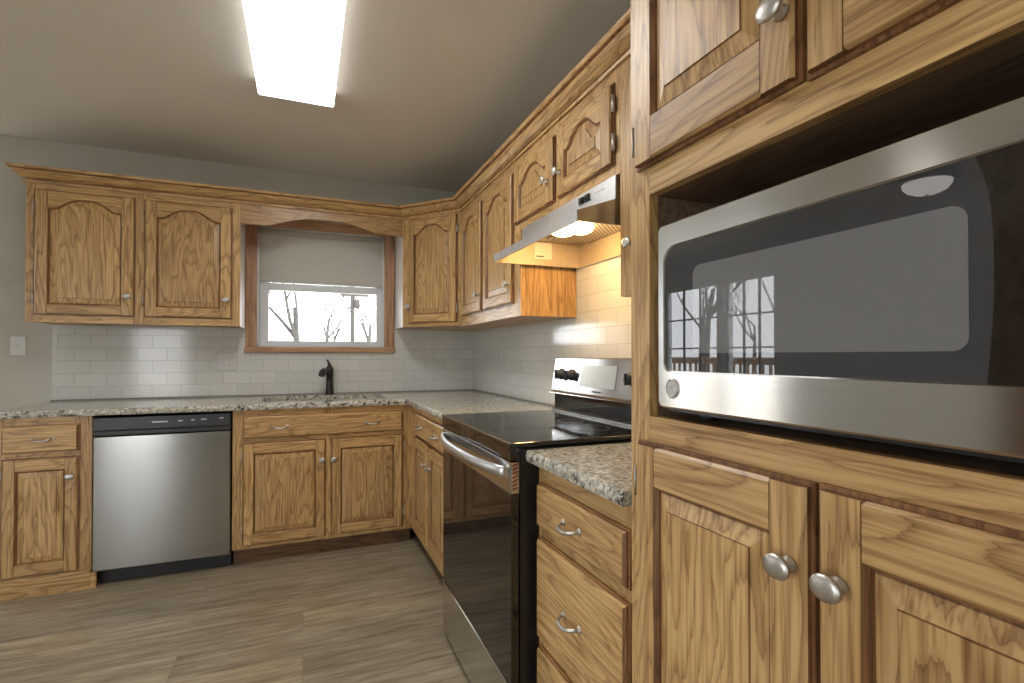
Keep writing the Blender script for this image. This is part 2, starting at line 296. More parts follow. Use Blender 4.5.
# ------------------------------------------------------------------ mesh helpers
class MB:
    def __init__(s): s.v = []; s.f = []; s.m = []; s.b = []; s.sm = []
    def face(s, idx, mat, board=0.0, smooth=False):
        s.f.append(tuple(idx)); s.m.append(mat); s.b.append(board); s.sm.append(smooth)
    def box(s, x0, y0, z0, x1, y1, z1, mat, board=None):
        if board is None: board = random.random()
        x0, x1 = min(x0, x1), max(x0, x1); y0, y1 = min(y0, y1), max(y0, y1); z0, z1 = min(z0, z1), max(z0, z1)
        o = len(s.v)
        s.v += [(x0, y0, z0), (x1, y0, z0), (x1, y1, z0), (x0, y1, z0), (x0, y0, z1), (x1, y0, z1), (x1, y1, z1), (x0, y1, z1)]
        for q in ((0, 3, 2, 1), (4, 5, 6, 7), (0, 1, 5, 4), (1, 2, 6, 5), (2, 3, 7, 6), (3, 0, 4, 7)):
            s.face([o + i for i in q], mat, board)
        return s
    def loft(s, loops, mat, board=None, cap0=True, cap1=True, smooth=False, mats=None, closed=True):
        if board is None: board = random.random()
        o = len(s.v); n = len(loops[0])
        for l in loops: s.v += [tuple(p) for p in l]
        for k in range(len(loops) - 1):
            mm = mats[k] if mats else mat
            for i in range(n if closed else n - 1):
                j = (i + 1) % n
                s.face((o + k * n + i, o + k * n + j, o + (k + 1) * n + j, o + (k + 1) * n + i), mm, board, smooth)
        if cap0: s.face([o + i for i in range(n)][::-1], mat, board)
        if cap1: s.face([o + (len(loops) - 1) * n + i for i in range(n)], mat, board)
        return s
    def prism(s, poly, axis, a, b, mat, board=None, smooth=False):
        def P(p, t):
            if axis == 'y': return (p[0], t, p[1])
            if axis == 'x': return (t, p[0], p[1])
            return (p[0], p[1], t)
        return s.loft([[P(p, a) for p in poly], [P(p, b) for p in poly]], mat, board, smooth=smooth)
    def tube(s, pts, rad, mat, n=10, board=None, caps=True):
        pts = [Vector(p) for p in pts]
        if not isinstance(rad, (list, tuple)): rad = [rad] * len(pts)
        loops = []; up = None
        for i, p in enumerate(pts):
            d = (pts[min(i + 1, len(pts) - 1)] - pts[max(i - 1, 0)]).normalized()
            if up is None:
                up = Vector((0, 0, 1)) if abs(d.z) < 0.9 else Vector((1, 0, 0))
            a = d.cross(up).normalized(); b = a.cross(d).normalized(); up = b
            loops.append([p + a * math.cos(2 * math.pi * k / n) * rad[i] + b * math.sin(2 * math.pi * k / n) * rad[i] for k in range(n)])
        return s.loft(loops, mat, board, caps, caps, True)
    def lathe(s, prof, mat, axis='z', c=(0, 0, 0), n=20, sx=1.0, sy=1.0, board=None):
        loops = []
        for r, h in prof:
            l = []
            for k in range(n):
                a = 2 * math.pi * k / n; p, q = r * math.cos(a) * sx, r * math.sin(a) * sy
                if axis == 'z': l.append((c[0] + p, c[1] + q, c[2] + h))
                elif axis == 'y': l.append((c[0] + p, c[1] + h, c[2] + q))
                else: l.append((c[0] + h, c[1] + p, c[2] + q))
            loops.append(l)
        return s.loft(loops, mat, board, True, True, True)
    def build(s, name, parent=None, loc=(0, 0, 0), rz=0.0, bevel=0.0, seg=2):
        me = bpy.data.meshes.new(name); me.from_pydata(s.v, [], s.f); me.validate()
        names = []
        for k in s.m:
            if k not in names: names.append(k)
        for k in names: me.materials.append(M[k])
        if len(me.polygons) == len(s.f):
            for p, k, sm in zip(me.polygons, s.m, s.sm): p.material_index = names.index(k); p.use_smooth = sm
            a = me.attributes.new('board', 'FLOAT', 'FACE')
            for i, b in enumerate(s.b): a.data[i].value = b
        import bmesh
        bm = bmesh.new(); bm.from_mesh(me); bmesh.ops.recalc_face_normals(bm, faces=bm.faces); bm.to_mesh(me); bm.free()
        o = bpy.data.objects.new(name, me); COL.objects.link(o); o.location = loc; o.rotation_euler = (0, 0, rz)
        if parent: o.parent = parent
        if bevel:
            md = o.modifiers.new('bevel', 'BEVEL'); md.width = bevel; md.segments = seg; md.limit_method = 'ANGLE'; md.angle_limit = math.radians(40)
        return o
def tag(o, label=None, cat=None, group=None, kind=None):
    if label: o['label'] = label
    if cat: o['category'] = cat
    if group: o['group'] = group
    if kind: o['kind'] = kind
    return o
def empty(name, loc, label=None, cat=None, rz=0.0, group=None, kind=None):
    o = bpy.data.objects.new(name, None); COL.objects.link(o); o.location = loc; o.rotation_euler = (0, 0, rz); o.empty_display_size = 0.05
    return tag(o, label, cat, group, kind)
def struct(o, label=None): o['kind'] = 'structure'; o['label'] = label or o.name.replace('_', ' '); return o

# ------------------------------------------------------------------ room shell
YW, XW, ZC = 3.788, 1.228, 2.43
XL, YR, YN = -3.3, -2.4, 6.2
struct(MB().box(XL - .15, YR - .15, -.05, 4.35, YN + .15, 0, 'floor').build('floor'), 'grey brown wood look plank floor')
struct(MB().box(XL - .15, YR - .15, ZC, 4.35, YN + .15, ZC + .08, 'ceiling').build('ceiling'), 'beige textured ceiling')
def wall_with_holes(name, axis, p0, p1, u0, u1, holes, mat, label):
    b = MB(); us = sorted({u0, u1} | {h[0] for h in holes} | {h[1] for h in holes})
    for a, c in zip(us, us[1:]):
        hs = sorted([h for h in holes if h[0] <= a + 1e-6 and h[1] >= c - 1e-6], key=lambda h: h[2]); z = 0.0
        for h in hs + [None]:
            t = h[2] if h else ZC
            if t > z + 1e-4:
                if axis == 'y': b.box(a, p0, z, c, p1, t, mat)
                else: b.box(p0, a, z, p1, c, t, mat)
            if h: z = h[3]
    return struct(b.build(name), label)
WX0, WX1, WZ0, WZ1 = -0.293, 0.539, 1.227, 2.035
wall_with_holes('wall_back', 'y', YW, YW + .15, -1.66, XW, [(WX0, WX1, WZ0, WZ1)], 'wall', 'greige painted wall behind the sink')
wall_with_holes('wall_right', 'x', XW, XW + .15, -0.25, YW + .15, [], 'wall', 'wall behind the range')
FD = [(3.84, 4.53), (4.63, 5.60)]
wall_with_holes('wall_left', 'x', XL - .15, XL, YR, YN, [(-1.55, 0.15, 0.06, 2.06)] + [(a, b, 0.06, 2.04) for a, b in FD], 'wall_far', 'grey wall across the room')  # first opening is added for extra daylight
wall_with_holes('wall_rear', 'y', YR - .15, YR, XL, 4.2, [(-2.6, -1.8, .2, 1.72), (1.2, 3.9, 0.06, 2.1)], 'wall_rear', 'grey wall behind the viewer')
wall_with_holes('wall_side', 'x', 4.2, 4.35, YR, -.10, [], 'wall_far', 'side wall of the unseen living area added for daylight')  # living area behind the viewer is added so its glazing brings daylight
wall_with_holes('wall_living', 'y', -.25, -.10, XW + .15, 4.2, [], 'wall_far', 'wall between kitchen and unseen living area added for daylight')
wall_with_holes('wall_nook', 'y', YN, YN + .15, XL, -1.51, [], 'wall_far', 'end wall of the dining nook')
wall_with_holes('wall_return', 'x', -1.66, -1.51, YW + .15, YN, [], 'wall_far', 'return wall of the dining nook')
# tiled backsplashes
t = MB(); zt0 = 0.905
t.box(-1.368, YW - .008, .87, WX0 - .067, YW, 1.40, 'tile_back'); t.box(WX1 + .07, YW - .008, .87, XW - .008, YW, 1.40, 'tile_back'); t.box(WX0 - .067, YW - .008, .87, WX1 + .07, YW, 1.186, 'tile_back')
for i, v in enumerate(t.v): t.v[i] = (v[0], v[1], v[2] - zt0)
struct(t.build('trim_1', loc=(0, 0, zt0)), 'white glossy subway tile backsplash behind the sink')
t = MB(); t.box(XW - .008, 0.85, .60 - zt0, XW, YW, 1.60 - zt0, 'tile_right')
struct(t.build('trim_2', loc=(0, 0, zt0)), 'white glossy subway tile backsplash behind the range')

# kitchen window
w = struct(empty('window_1', (0.123, YW, WZ0)), 'white vinyl window over the sink with bare trees outside')
def wbox(b, x0, y0, z0, x1, y1, z1, m): b.box(x0 - .123, y0 - YW, z0 - WZ0, x1 - .123, y1 - YW, z1 - WZ0, m)
b = MB(); wbox(b, WX0 - .067, YW - .022, WZ0, WX0, YW, 2.085, 'casing_v'); wbox(b, WX0 - .05, YW - .026, WZ0, WX0 - .03, YW - .02, 2.085, 'casing_v'); b.build('casing', w, bevel=.003)
b = MB(); wbox(b, WX1, YW - .022, WZ0, WX1 + .07, YW, 2.085, 'casing_v'); wbox(b, WX1 + .03, YW - .026, WZ0, WX1 + .05, YW - .02, 2.085, 'casing_v'); b.build('casing', w, bevel=.003)
b = MB(); wbox(b, WX0 - .067, YW - .0221, 2.035, WX1 + .07, YW - .0005, 2.10, 'casing_h'); b.build('head_casing', w, bevel=.003)
b = MB(); wbox(b, WX0 - .072, YW - .034, 1.188, WX1 + .075, YW, 1.2265, 'casing_h'); b.build('sill', w, bevel=.004)
b = MB()
for x0, x1 in ((WX0, WX0 + .012), (WX1 - .012, WX1)): wbox(b, x0, YW, WZ0, x1, YW + .15, WZ1, 'vinyl')
wbox(b, WX0, YW, WZ0, WX1, YW + .15, WZ0 + .008, 'vinyl'); wbox(b, WX0, YW, WZ1 - .01, WX1, YW + .15, WZ1, 'vinyl'); b.build('jamb', w)
b = MB(); gx0, gx1, gz0, gz1 = -.223, .487, 1.270, 1.614
wbox(b, WX0 + .012, YW + .03, WZ0 + .008, gx0, YW + .07, 1.664, 'vinyl'); wbox(b, gx1, YW + .03, WZ0 + .008, WX1 - .012, YW + .07, 1.664, 'vinyl')
wbox(b, gx0, YW + .0301, WZ0 + .008, gx1, YW + .0699, gz0, 'vinyl'); wbox(b, gx0, YW + .0301, gz1, gx1, YW + .0699, 1.664, 'vinyl')
sash = b.build('lower_sash', w, bevel=.004)
b = MB(); wbox(b, gx0, YW + .048, gz0, gx1, YW + .052, gz1, 'glass'); b.build('pane', sash)
b = MB(); wbox(b, WX0 + .012, YW + .075, 1.63, gx0, YW + .11, WZ1 - .01, 'vinyl'); wbox(b, gx1, YW + .075, 1.63, WX1 - .012, YW + .11, WZ1 - .01, 'vinyl')
wbox(b, gx0, YW + .0751, 1.63, gx1, YW + .1099, 1.66, 'vinyl'); wbox(b, gx0, YW + .0751, 1.99, gx1, YW + .1099, WZ1 - .01, 'vinyl'); us = b.build('upper_sash', w)
b = MB(); wbox(b, gx0, YW + .09, 1.66, gx1, YW + .094, 1.99, 'glass'); b.build('pane', us)

# french doors across the room (seen mirrored in the microwave)
for k, (a, c) in enumerate(FD):
    d = struct(empty('door_%d' % (k + 1), (XL - .07, (a + c) / 2, 0.06)), 'glazed french door with dark grid bars across the room')
    hw = (c - a) / 2; hh = 1.98; fr = .045 if k else .03
    b = MB()
    for y0, y1 in ((-hw, -hw + fr), (hw - fr, hw)): b.box(-.02, y0, 0, .02, y1, hh, 'vinyl')
    b.box(-.02, -hw, 0, .02, hw, .12, 'vinyl'); b.box(-.02, -hw, hh - .03, .02, hw, hh, 'vinyl'); fo = b.build('door_frame', d)
    b = MB(); iw = 2 * (hw - fr)
    for q in (1, 2): y = -hw + fr + iw * q / 3; b.box(-.012, y - .009, .12, .012, y + .009, hh - .03, 'black_matte')
    for z in (.46, .83, 1.20, 1.57): b.box(-.0118, -hw + fr, z - .009, .0118, hw - fr, z + .009, 'black_matte')
    b.build('grid_bars', d)
    b = MB(); b.box(-.003, -hw + fr, .12, .003, hw - fr, hh - .03, 'glass'); b.build('pane', d)
# unseen patio door on the same wall, added to let in more daylight
d = struct(empty('door_3', (XL - .07, -0.7, 0.06)), 'unseen sliding patio door added for daylight'); b = MB()
for y0, y1 in ((-.85, -.79), (-.03, .03), (.79, .85)): b.box(-.02, y0, 0, .02, y1, 2.0, 'vinyl')
b.box(-.02, -.85, 0, .02, .85, .08, 'vinyl'); b.box(-.02, -.85, 1.94, .02, .85, 2.0, 'vinyl'); b.build('door_frame', d)
b = MB(); b.box(-.003, -.79, .08, .003, .79, 1.94, 'glass'); b.build('pane', d)
w2 = struct(empty('window_2', (-2.2, YR - .07, .2)), 'tall narrow window in the wall behind the viewer'); b = MB()
for x0, x1 in ((-.4, -.36), (.36, .4)): b.box(x0, -.02, 0, x1, .02, 1.52, 'vinyl')
b.box(-.36, -.0198, 0, .36, .0198, .04, 'vinyl'); b.box(-.36, -.0198, .78, .36, .0198, .81, 'vinyl'); b.box(-.36, -.0198, 1.48, .36, .0198, 1.52, 'vinyl'); b.build('window_frame', w2)
b = MB(); b.box(-.36, -.003, .04, .36, .003, 1.48, 'glass'); b.build('pane', w2)
d = struct(empty('door_5', (2.55, YR - .07, 0.06)), 'unseen glazed doors of the living area added for daylight'); b = MB()  # unseen glazing, added to throw daylight towards the back wall
for x0, x1 in ((-1.35, -1.29), (-.03, .03), (1.29, 1.35)): b.box(x0, -.02, 0, x1, .02, 2.04, 'vinyl')
b.box(-1.35, -.02, 0, 1.35, .02, .08, 'vinyl'); b.box(-1.35, -.02, 1.98, 1.35, .02, 2.04, 'vinyl'); b.build('door_frame', d)
b = MB(); b.box(-1.29, -.003, .08, 1.29, .003, 1.98, 'glass'); b.build('pane', d)
# brown wooden door in the left wall, mirrored at the right end of the microwave
d = struct(empty('door_4', (XL, 1.45, 0)), 'brown wooden door across the room'); b = MB(); b.box(0, -.55, 0, .035, .55, 2.08, 'brown_door')
for y0, y1 in ((-.42, -.06), (.06, .42)):
    for z0, z1 in ((.2, .85), (1.0, 1.6), (1.7, 1.98)): b.box(.03, y0, z0, .043, y1, z1, 'brown_door')
b.build('door_leaf', d, bevel=.004)

# ------------------------------------------------------------------ cabinet builder
class Cab:
    """cabinet frame: A = world xy of the left end of its face, t = direction left-to-right along the face"""
    def __init__(s, name, label, A, rz, z0, cat='cabinet', group=None):
        s.A = Vector(A); s.rz = rz; s.z0 = z0; s.t = Vector((math.cos(rz), math.sin(rz))); s.n = Vector((-math.sin(rz), math.cos(rz)))
        s.d = s.A.dot(s.n); s.sc = -s.A.dot(s.t)
        s.root = empty(name, (A[0], A[1], z0), label, cat, rz, group)
    def S(s, u, z, off):
        k = (s.d - off) / s.d
        return s.sc + (u - s.sc) * k, H + (z - H) * k - s.z0
    def frame(s, u0, u1, z0, z1, stiles, rails, th=.02, name='face_frame'):
        b = MB()
        for a, c in stiles: b.box(a, 0, z0 - s.z0, c, th, z1 - s.z0, 'oak_v')
        for a, c in rails:
            prev = u0
            cuts = sorted(stiles)
            segs = []; x = u0
            for p, q in cuts:
                if p > x: segs.append((x, p))
                x = max(x, q)
            if x < u1: segs.append((x, u1))
            for p, q in segs: b.box(p, .0003, a - s.z0, q, th, c - s.z0, 'oak_h')
        return b.build(name, s.root)
    def carcass(s, u0, u1, z0, z1, depth, y0=.02, mat='oak_v'):
        return MB().box(u0, y0, z0 - s.z0, u1, depth, z1 - s.z0, mat).build('carcass', s.root)
    def door(s, u0, u1, z0, z1, arch=0.0, knob=None, hinge=None, st=.055, name='door', top=.062, bot=.058, label=None, th=.019, shoulder=.0):
        a, za = s.S(u0, z0, .007); c, zc = s.S(u1, z1, .007); w, h = c - a, zc - za
        o = door_mesh(w, h, arch, st, top, bot, th).build(name, s.root, (a, 0, za))
        if knob:
            kx, kz = knob
            add_knob(o, (kx, -th, kz) if kx >= 0 else (w + kx, -th, kz))
        if hinge:
            for hz in hinge[1]:
                x = -.004 if hinge[0] == 'L' else w + .004
                hb = MB(); rr = hinge[2] if len(hinge) > 2 else .0025; hb.tube([(x, -.012, hz - .028), (x, -.012, hz + .028)], rr, 'nickel', 8)
                hb.box(x - .005 if hinge[0] == 'L' else x, -.0015, hz - .02, x if hinge[0] == 'L' else x + .005, .0, hz + .02, 'nickel'); hb.build('hinge', o)
        return o
    def drawer(s, u0, u1, z0, z1, pulls=(), th=.019):
        a, za = s.S(u0, z0, .007); c, zc = s.S(u1, z1, .007); w, h = c - a, zc - za
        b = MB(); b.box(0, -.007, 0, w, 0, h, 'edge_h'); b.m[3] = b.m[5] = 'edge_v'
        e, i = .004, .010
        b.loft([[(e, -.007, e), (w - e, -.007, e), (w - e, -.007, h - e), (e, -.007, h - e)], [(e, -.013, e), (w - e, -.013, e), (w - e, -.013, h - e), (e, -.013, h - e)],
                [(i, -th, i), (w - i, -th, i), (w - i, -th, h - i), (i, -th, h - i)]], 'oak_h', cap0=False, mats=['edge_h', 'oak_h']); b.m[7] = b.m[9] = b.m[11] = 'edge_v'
        o = b.build('drawer_front', s.root, (a, 0, za))
        for p in pulls: add_pull(o, (p, -th, h / 2))
        return o
def arch_f(u): 
    u = abs(u)
    return 0.5 * (1 + math.cos(math.pi * min(1, u / .90) ** 1.5))
def door_mesh(w, h, arch, st, top, bot, th):
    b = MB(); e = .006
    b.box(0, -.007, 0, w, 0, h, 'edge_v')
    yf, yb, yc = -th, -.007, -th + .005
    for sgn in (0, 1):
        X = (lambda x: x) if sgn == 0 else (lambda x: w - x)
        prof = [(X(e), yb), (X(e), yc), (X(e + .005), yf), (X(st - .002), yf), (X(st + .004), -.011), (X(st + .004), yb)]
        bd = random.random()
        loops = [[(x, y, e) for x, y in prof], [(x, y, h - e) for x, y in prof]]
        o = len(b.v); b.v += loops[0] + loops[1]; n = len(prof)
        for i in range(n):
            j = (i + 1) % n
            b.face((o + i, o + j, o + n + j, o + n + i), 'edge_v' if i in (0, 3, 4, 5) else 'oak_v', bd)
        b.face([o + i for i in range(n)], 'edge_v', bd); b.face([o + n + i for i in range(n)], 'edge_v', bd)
    x0, x1 = st - .0005, w - st + .0005
    # bottom rail
    prof = [(yb, e), (yc, e), (yf + .0002, e + .005), (yf + .0002, bot - .002), (-.011, bot + .004), (yb, bot + .004)]
    bd = random.random(); o = len(b.v); n = len(prof)
    b.v += [(x0, y, z) for y, z in prof] + [(x1, y, z) for y, z in prof]
    for i in range(n):
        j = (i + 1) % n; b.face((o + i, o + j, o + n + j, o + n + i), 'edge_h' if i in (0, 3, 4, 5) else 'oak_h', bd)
    # top rail (arched underside)
    K = 28 if arch else 2; bd = random.random(); o = len(b.v); rows = []
    cx = w / 2; half = w / 2 - st
    def topz(x): return h - top - arch + arch * arch_f((x - cx) / half) if arch else h - top
    for k in range(K + 1):
        x = x0 + (x1 - x0) * k / K; tz = topz(x)
        rows.append([(x, yb, tz - .004), (x, -.011, tz - .004), (x, yf + .0002, tz + .002), (x, yf + .0002, h - e - .005), (x, yc, h - e), (x, yb, h - e)])
    for r in rows: b.v += r
    for k in range(K):
        for i in range(5):
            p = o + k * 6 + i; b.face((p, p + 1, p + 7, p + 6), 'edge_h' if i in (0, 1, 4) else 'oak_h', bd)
    # raised panel
    KK = 30
    def loop(m, y):
        l = [(st + m, y, bot + m), (w - st - m, y, bot + m)]
        for k in range(KK + 1):
            x = (w - st - m) + (st + m - (w - st - m)) * k / KK
            xo = cx + (x - cx) * half / max(1e-6, half - m)
            l.append((x, y, topz(xo) - m))
        return l
    bw = min(.034, half * .33)
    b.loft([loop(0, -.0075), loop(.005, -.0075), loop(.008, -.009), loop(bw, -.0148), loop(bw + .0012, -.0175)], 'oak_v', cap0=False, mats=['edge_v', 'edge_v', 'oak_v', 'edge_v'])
    return b
_kn = {}
def add_knob(parent, loc):
    if 'm' not in _kn:
        b = MB(); prof = [(.0105, 0), (.0105, -.003), (.0065, -.006), (.0058, -.016), (.008, -.0195), (.0160, -.0215), (.0178, -.0235), (.0168, -.0262), (.011, -.0285), (.003, -.0294)]
        b.lathe(prof, 'nickel', 'y', n=20, sx=1.12, sy=.92); o = b.build('knob', parent, loc); _kn['m'] = o.data; return o
    o = bpy.data.objects.new('knob', _kn['m']); COL.objects.link(o); o.parent = parent; o.location = loc; return o
def add_pull(parent, loc):
    if 'p' not in _kn:
        b = MB(); pts = []
        for k in range(15):
            a = -1 + 2 * k / 14; pts.append((a * .040, -.026 * (1 - a ** 4) - .001, -.008 * (1 - a * a)))
        b.tube(pts, [.0042 + .0012 * (1 - abs(-1 + 2 * k / 14)) for k in range(15)], 'nickel', 8)
        for sx in (-1, 1): b.lathe([(.009, 0), (.009, -.002), (.005, -.005)], 'nickel', 'y', (sx * .040, 0, 0), 12)
        o = b.build('pull', parent, loc); _kn['p'] = o.data; return o
    o = bpy.data.objects.new('pull', _kn['p']); COL.objects.link(o); o.parent = parent; o.location = loc; return o

YB, XR, YU, XU, XT = 3.172, .625, 3.464, .925, .600
RZ = -math.pi / 2
CT0, CT1 = .8665, .8985
# --- left base cabinet
c = Cab('base_cabinet', 'oak base cabinet left of the dishwasher with one drawer over one door', (-1.372, YB), 0, 0)
U = lambda x: x + 1.372
c.carcass(0, .387, .0, CT0, .60)
c.frame(0, .387, .097, CT0, [(0, .05), (U(-1.05), .387)], [(.097, .125), (.655, .71), (.815, CT0)])
MB().box(-.002, -.012, 0, U(-.985), -.0005, .097, 'oak_h').box(U(-.985), -.0118, 0, U(-.962), -.0005, .080, 'oak_h').build('plinth', c.root, bevel=.002)
c.drawer(U(-1.336), U(-1.036), .693, .828, pulls=(.158,))
c.door(U(-1.336), U(-1.036), .100, .669, knob=(-.030, .470), hinge=('L', (.08, .49)))
# --- sink base
c = Cab('base_cabinet', 'wide oak sink base cabinet with two doors below the window', (-.362, YB), 0, 0)
U = lambda x: x + .362
c.carcass(0, U(XR), .0965, CT0 - .23, .60); MB().box(0, .02, CT0 - .23, U(-.25), .60, CT0, 'oak_v').build('side_panel', c.root)
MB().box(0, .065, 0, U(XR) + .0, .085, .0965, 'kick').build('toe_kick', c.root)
c.frame(0, U(XR), .0965, CT0, [(0, .055), (U(.555), U(XR)), (U(.115), U(.153))], [(.0965, .125), (.67, .715), (.815, CT0)])
c.drawer(U(-.312), U(.567), .704, .830, pulls=(.187, .692))
c.door(U(-.312), U(.120), .114, .682, knob=(-.020, .446), hinge=('L', (.08, .49)))
c.door(U(.148), U(.567), .116, .684, knob=(.016, .444), hinge=('R', (.08, .49)))
# --- right run base by the range
c = Cab('base_cabinet', 'oak corner base cabinet between sink cabinet and range with paired knobs', (XR, YB), RZ, 0)
U = lambda y: YB - y
c.carcass(.0, U(2.095), .0965, CT0, .58, y0=.021)
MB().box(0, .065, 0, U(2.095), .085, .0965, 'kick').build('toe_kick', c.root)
c.frame(0.0, U(2.095), .0965, CT0, [(0, U(3.06)), (U(2.35), U(2.095)), (U(2.715), U(2.675))], [(.0965, .15), (.665, .71), (.805, CT0)])
c.drawer(U(3.09), U(2.33), .695, .825, pulls=(.21, .57))
c.door(U(3.07), U(2.705), .136, .684, knob=(-.045, .43)); c.door(U(2.685), U(2.33), .136, .684, knob=(.045, .43))
# --- drawer base near the range
c = Cab('drawer_base_cabinet', 'oak drawer base cabinet between range and tall microwave cabinet', (XR - .003, 1.318), RZ, 0)
U = lambda y: 1.318 - y
c.carcass(0, U(.85), .09, CT0, .58); MB().box(0, .065, 0, U(.85), .085, .09, 'kick').build('toe_kick', c.root)
c.frame(0, U(.85), .09, CT0, [(0, .03), (U(.895), U(.85))], [(.09, .12), (.34, .38), (.645, .69), (.80, CT0)])
c.drawer(U(1.3165), U(.881), .682, .806, pulls=(.206,)); c.drawer(U(1.3165), U(.881), .371, .653, pulls=(.206,)); c.drawer(U(1.3165), U(.881), .11, .346, pulls=(.206,))

# --- wall cabinets
c = Cab('wall_cabinet', 'oak wall cabinet left of the window with two arched doors', (-1.368, YU), 0, 1.345)
U = lambda x: x + 1.368
c.carcass(0, U(-.361) - .004, 1.349, 2.10, .324)
MB().box(U(-.361) - .004, .021, 0, U(-.361), .324, .755, 'melamine').build('side_panel', c.root)
c.frame(0, U(-.361), 1.345, 2.10, [(0, .04), (U(-.895), U(-.835)), (U(-.41), U(-.361))], [(1.345, 1.40), (2.03, 2.10)])
c.door(U(-1.335), U(-.887), 1.386, 2.058, arch=.056, top=.042, knob=(-.030, .112), hinge=('L', (.09, .57)), st=.062)
c.door(U(-.845), U(-.402), 1.386, 2.056, arch=.056, top=.042, knob=(-.030, .112), hinge=('L', (.09, .57)), st=.062)
# corner
A, B_ = Vector((.617, YU)), Vector((XU, 3.114)); dv = B_ - A; rzc = math.atan2(dv.y, dv.x); LL = dv.length
c = Cab('wall_cabinet', 'diagonal oak corner wall cabinet right of the window with single arched door', A, rzc, 1.36)
def loc2(p):
    q = Vector(p) - A; return (q.dot(c.t), q.dot(c.n))
poly = [loc2(p) for p in (A + c.n * .02 + Vector((.004, 0)), (.621, YW - .009), (XW - .009, YW - .009), (XW - .009, 3.118), B_ + c.n * .02)]
MB().prism(poly, 'z', .0, .74, 'oak_v').build('carcass', c.root)
q = [loc2(p) for p in ((.617, YU + .01), (.617, YW - .009), (.621, YW - .009), (.621, YU + .01))]
MB().prism(q, 'z', -.0005, .74, 'melamine').build('side_panel', c.root)
c.frame(0, LL, 1.36, 2.10, [(0, .055), (LL - .045, LL)], [(1.36, 1.40), (2.06, 2.10)])
c.door(.042, .433, 1.382, 2.076, arch=.056, top=.046, knob=(.022, .112), hinge=('R', (.09, .60), .0055), st=.058)
# right two door
c = Cab('wall_cabinet', 'oak wall cabinet with two tall arched doors between corner cabinet and range hood', (XU, 3.112), RZ, 1.352)
U = lambda y: 3.112 - y
c.carcass(0.004, U(2.157), 1.352, 2.10, .293)
c.frame(0, U(2.157), 1.352, 2.10, [(0, .03), (U(2.715), U(2.665)), (U(2.26), U(2.157))], [(1.352, 1.43), (2.03, 2.10)])
c.door(U(3.098), U(2.709), 1.416, 2.044, arch=.062, top=.046, knob=(-.033, .095), st=.058)
c.door(U(2.675), U(2.25), 1.416, 2.044, arch=.062, top=.046, knob=(-.026, .095), st=.058)
# over the hood
c = Cab('wall_cabinet', 'short oak wall cabinet above the range hood with two arched doors', (XU, 2.156), RZ, 1.746)
U = lambda y: 2.156 - y
c.carcass(.001, U(1.358), 1.746, 2.10, .293)
c.frame(.001, U(1.358), 1.746, 2.10, [(.001, .03), (U(1.82), U(1.77)), (U(1.41), U(1.358))], [(1.746, 1.79), (2.04, 2.10)])
c.door(U(2.222), U(1.810), 1.784, 2.050, arch=.055, knob=(-.050, .095), st=.066, top=.045, bot=.06)
c.door(U(1.782), U(1.392), 1.784, 2.052, arch=.055, knob=(.030, .095), hinge=('R', (.07, .195), .006), st=.066, top=.045, bot=.06)
# narrow one
c = Cab('wall_cabinet', 'oak wall cabinet glimpsed between range hood and tall microwave cabinet', (XU, 1.356), RZ, 1.352)
U = lambda y: 1.356 - y
c.carcass(0, U(.86), 1.352, 2.10, .293)
c.frame(0, U(.86), 1.352, 2.10, [(0, .06), (U(.91), U(.86))], [(1.352, 1.40), (2.04, 2.10)])
c.door(U(1.298), U(.90), 1.395, 2.05, knob=(.022, .110))
# valance over the window
b = MB(); xs = [(-.360, 1.966), (-.205, 1.972), (-.19, 1.974)]
for k in range(1, 24):
    u = -1 + 2 * k / 24; xs.append((.125 + u * .295, 1.978 + .058 * arch_f(u * .8) ** .8))
xs += [(.43, 1.982), (.56, 1.976), (.616, 1.974)]
poly = [(x - .128, z - 1.96) for x, z in xs] + [(.488, .14), (-.488, .14)]
o = b.prism(poly, 'y', -.011, .009, 'oak_h').build('window_valance', loc=(.128, YU + .012, 1.96)); tag(o, 'arched oak valance board across the top of the window', 'valance')

# --- crown moulding
def crown(path, name, label):
    prof = [(0.0, 0.0), (.009, .0), (.011, .011), (.003, .013), (.003, .018), (.009, .019), (.022, .026), (.036, .039), (.043, .052), (.045, .056), (.041, .0565), (.041, .060), (.056, .061), (.061, .066), (.063, .076), (0, .076)]
    P = [Vector(p) for p in path]; loops = []
    for i, p in enumerate(P):
        def nrm(a, b): d = (b - a).normalized(); return Vector((d.y, -d.x))
        if i == 0: m = nrm(P[0], P[1]); f = 1
        elif i == len(P) - 1: m = nrm(P[-2], P[-1])
        else:
            n1, n2 = nrm(P[i - 1], P[i]), nrm(P[i], P[i + 1]); m = (n1 + n2); m = m / m.dot(n1)
        loops.append([(p.x + m.x * o, p.y + m.y * o, 2.088 + z) for o, z in prof])
    b = MB()
    for k in range(len(loops) - 1):
        d = P[k + 1] - P[k]; base = 'oak_y' if abs(d.y) > abs(d.x) else 'oak_h'; f0 = len(b.f)
        b.loft([loops[k], loops[k + 1]], base)
        for i in (2, 3, 4, 9, 10, 11): b.m[f0 + i] = 'edge_h'
    o = b.build(name, bevel=0); tag(o, label, 'crown moulding'); return o
crown([(-1.368, YW), (-1.368, YU), (.617, YU), (XU, 3.114), (XU, .86)], 'crown_moulding', 'stepped oak crown moulding running along the tops of the wall cabinets')

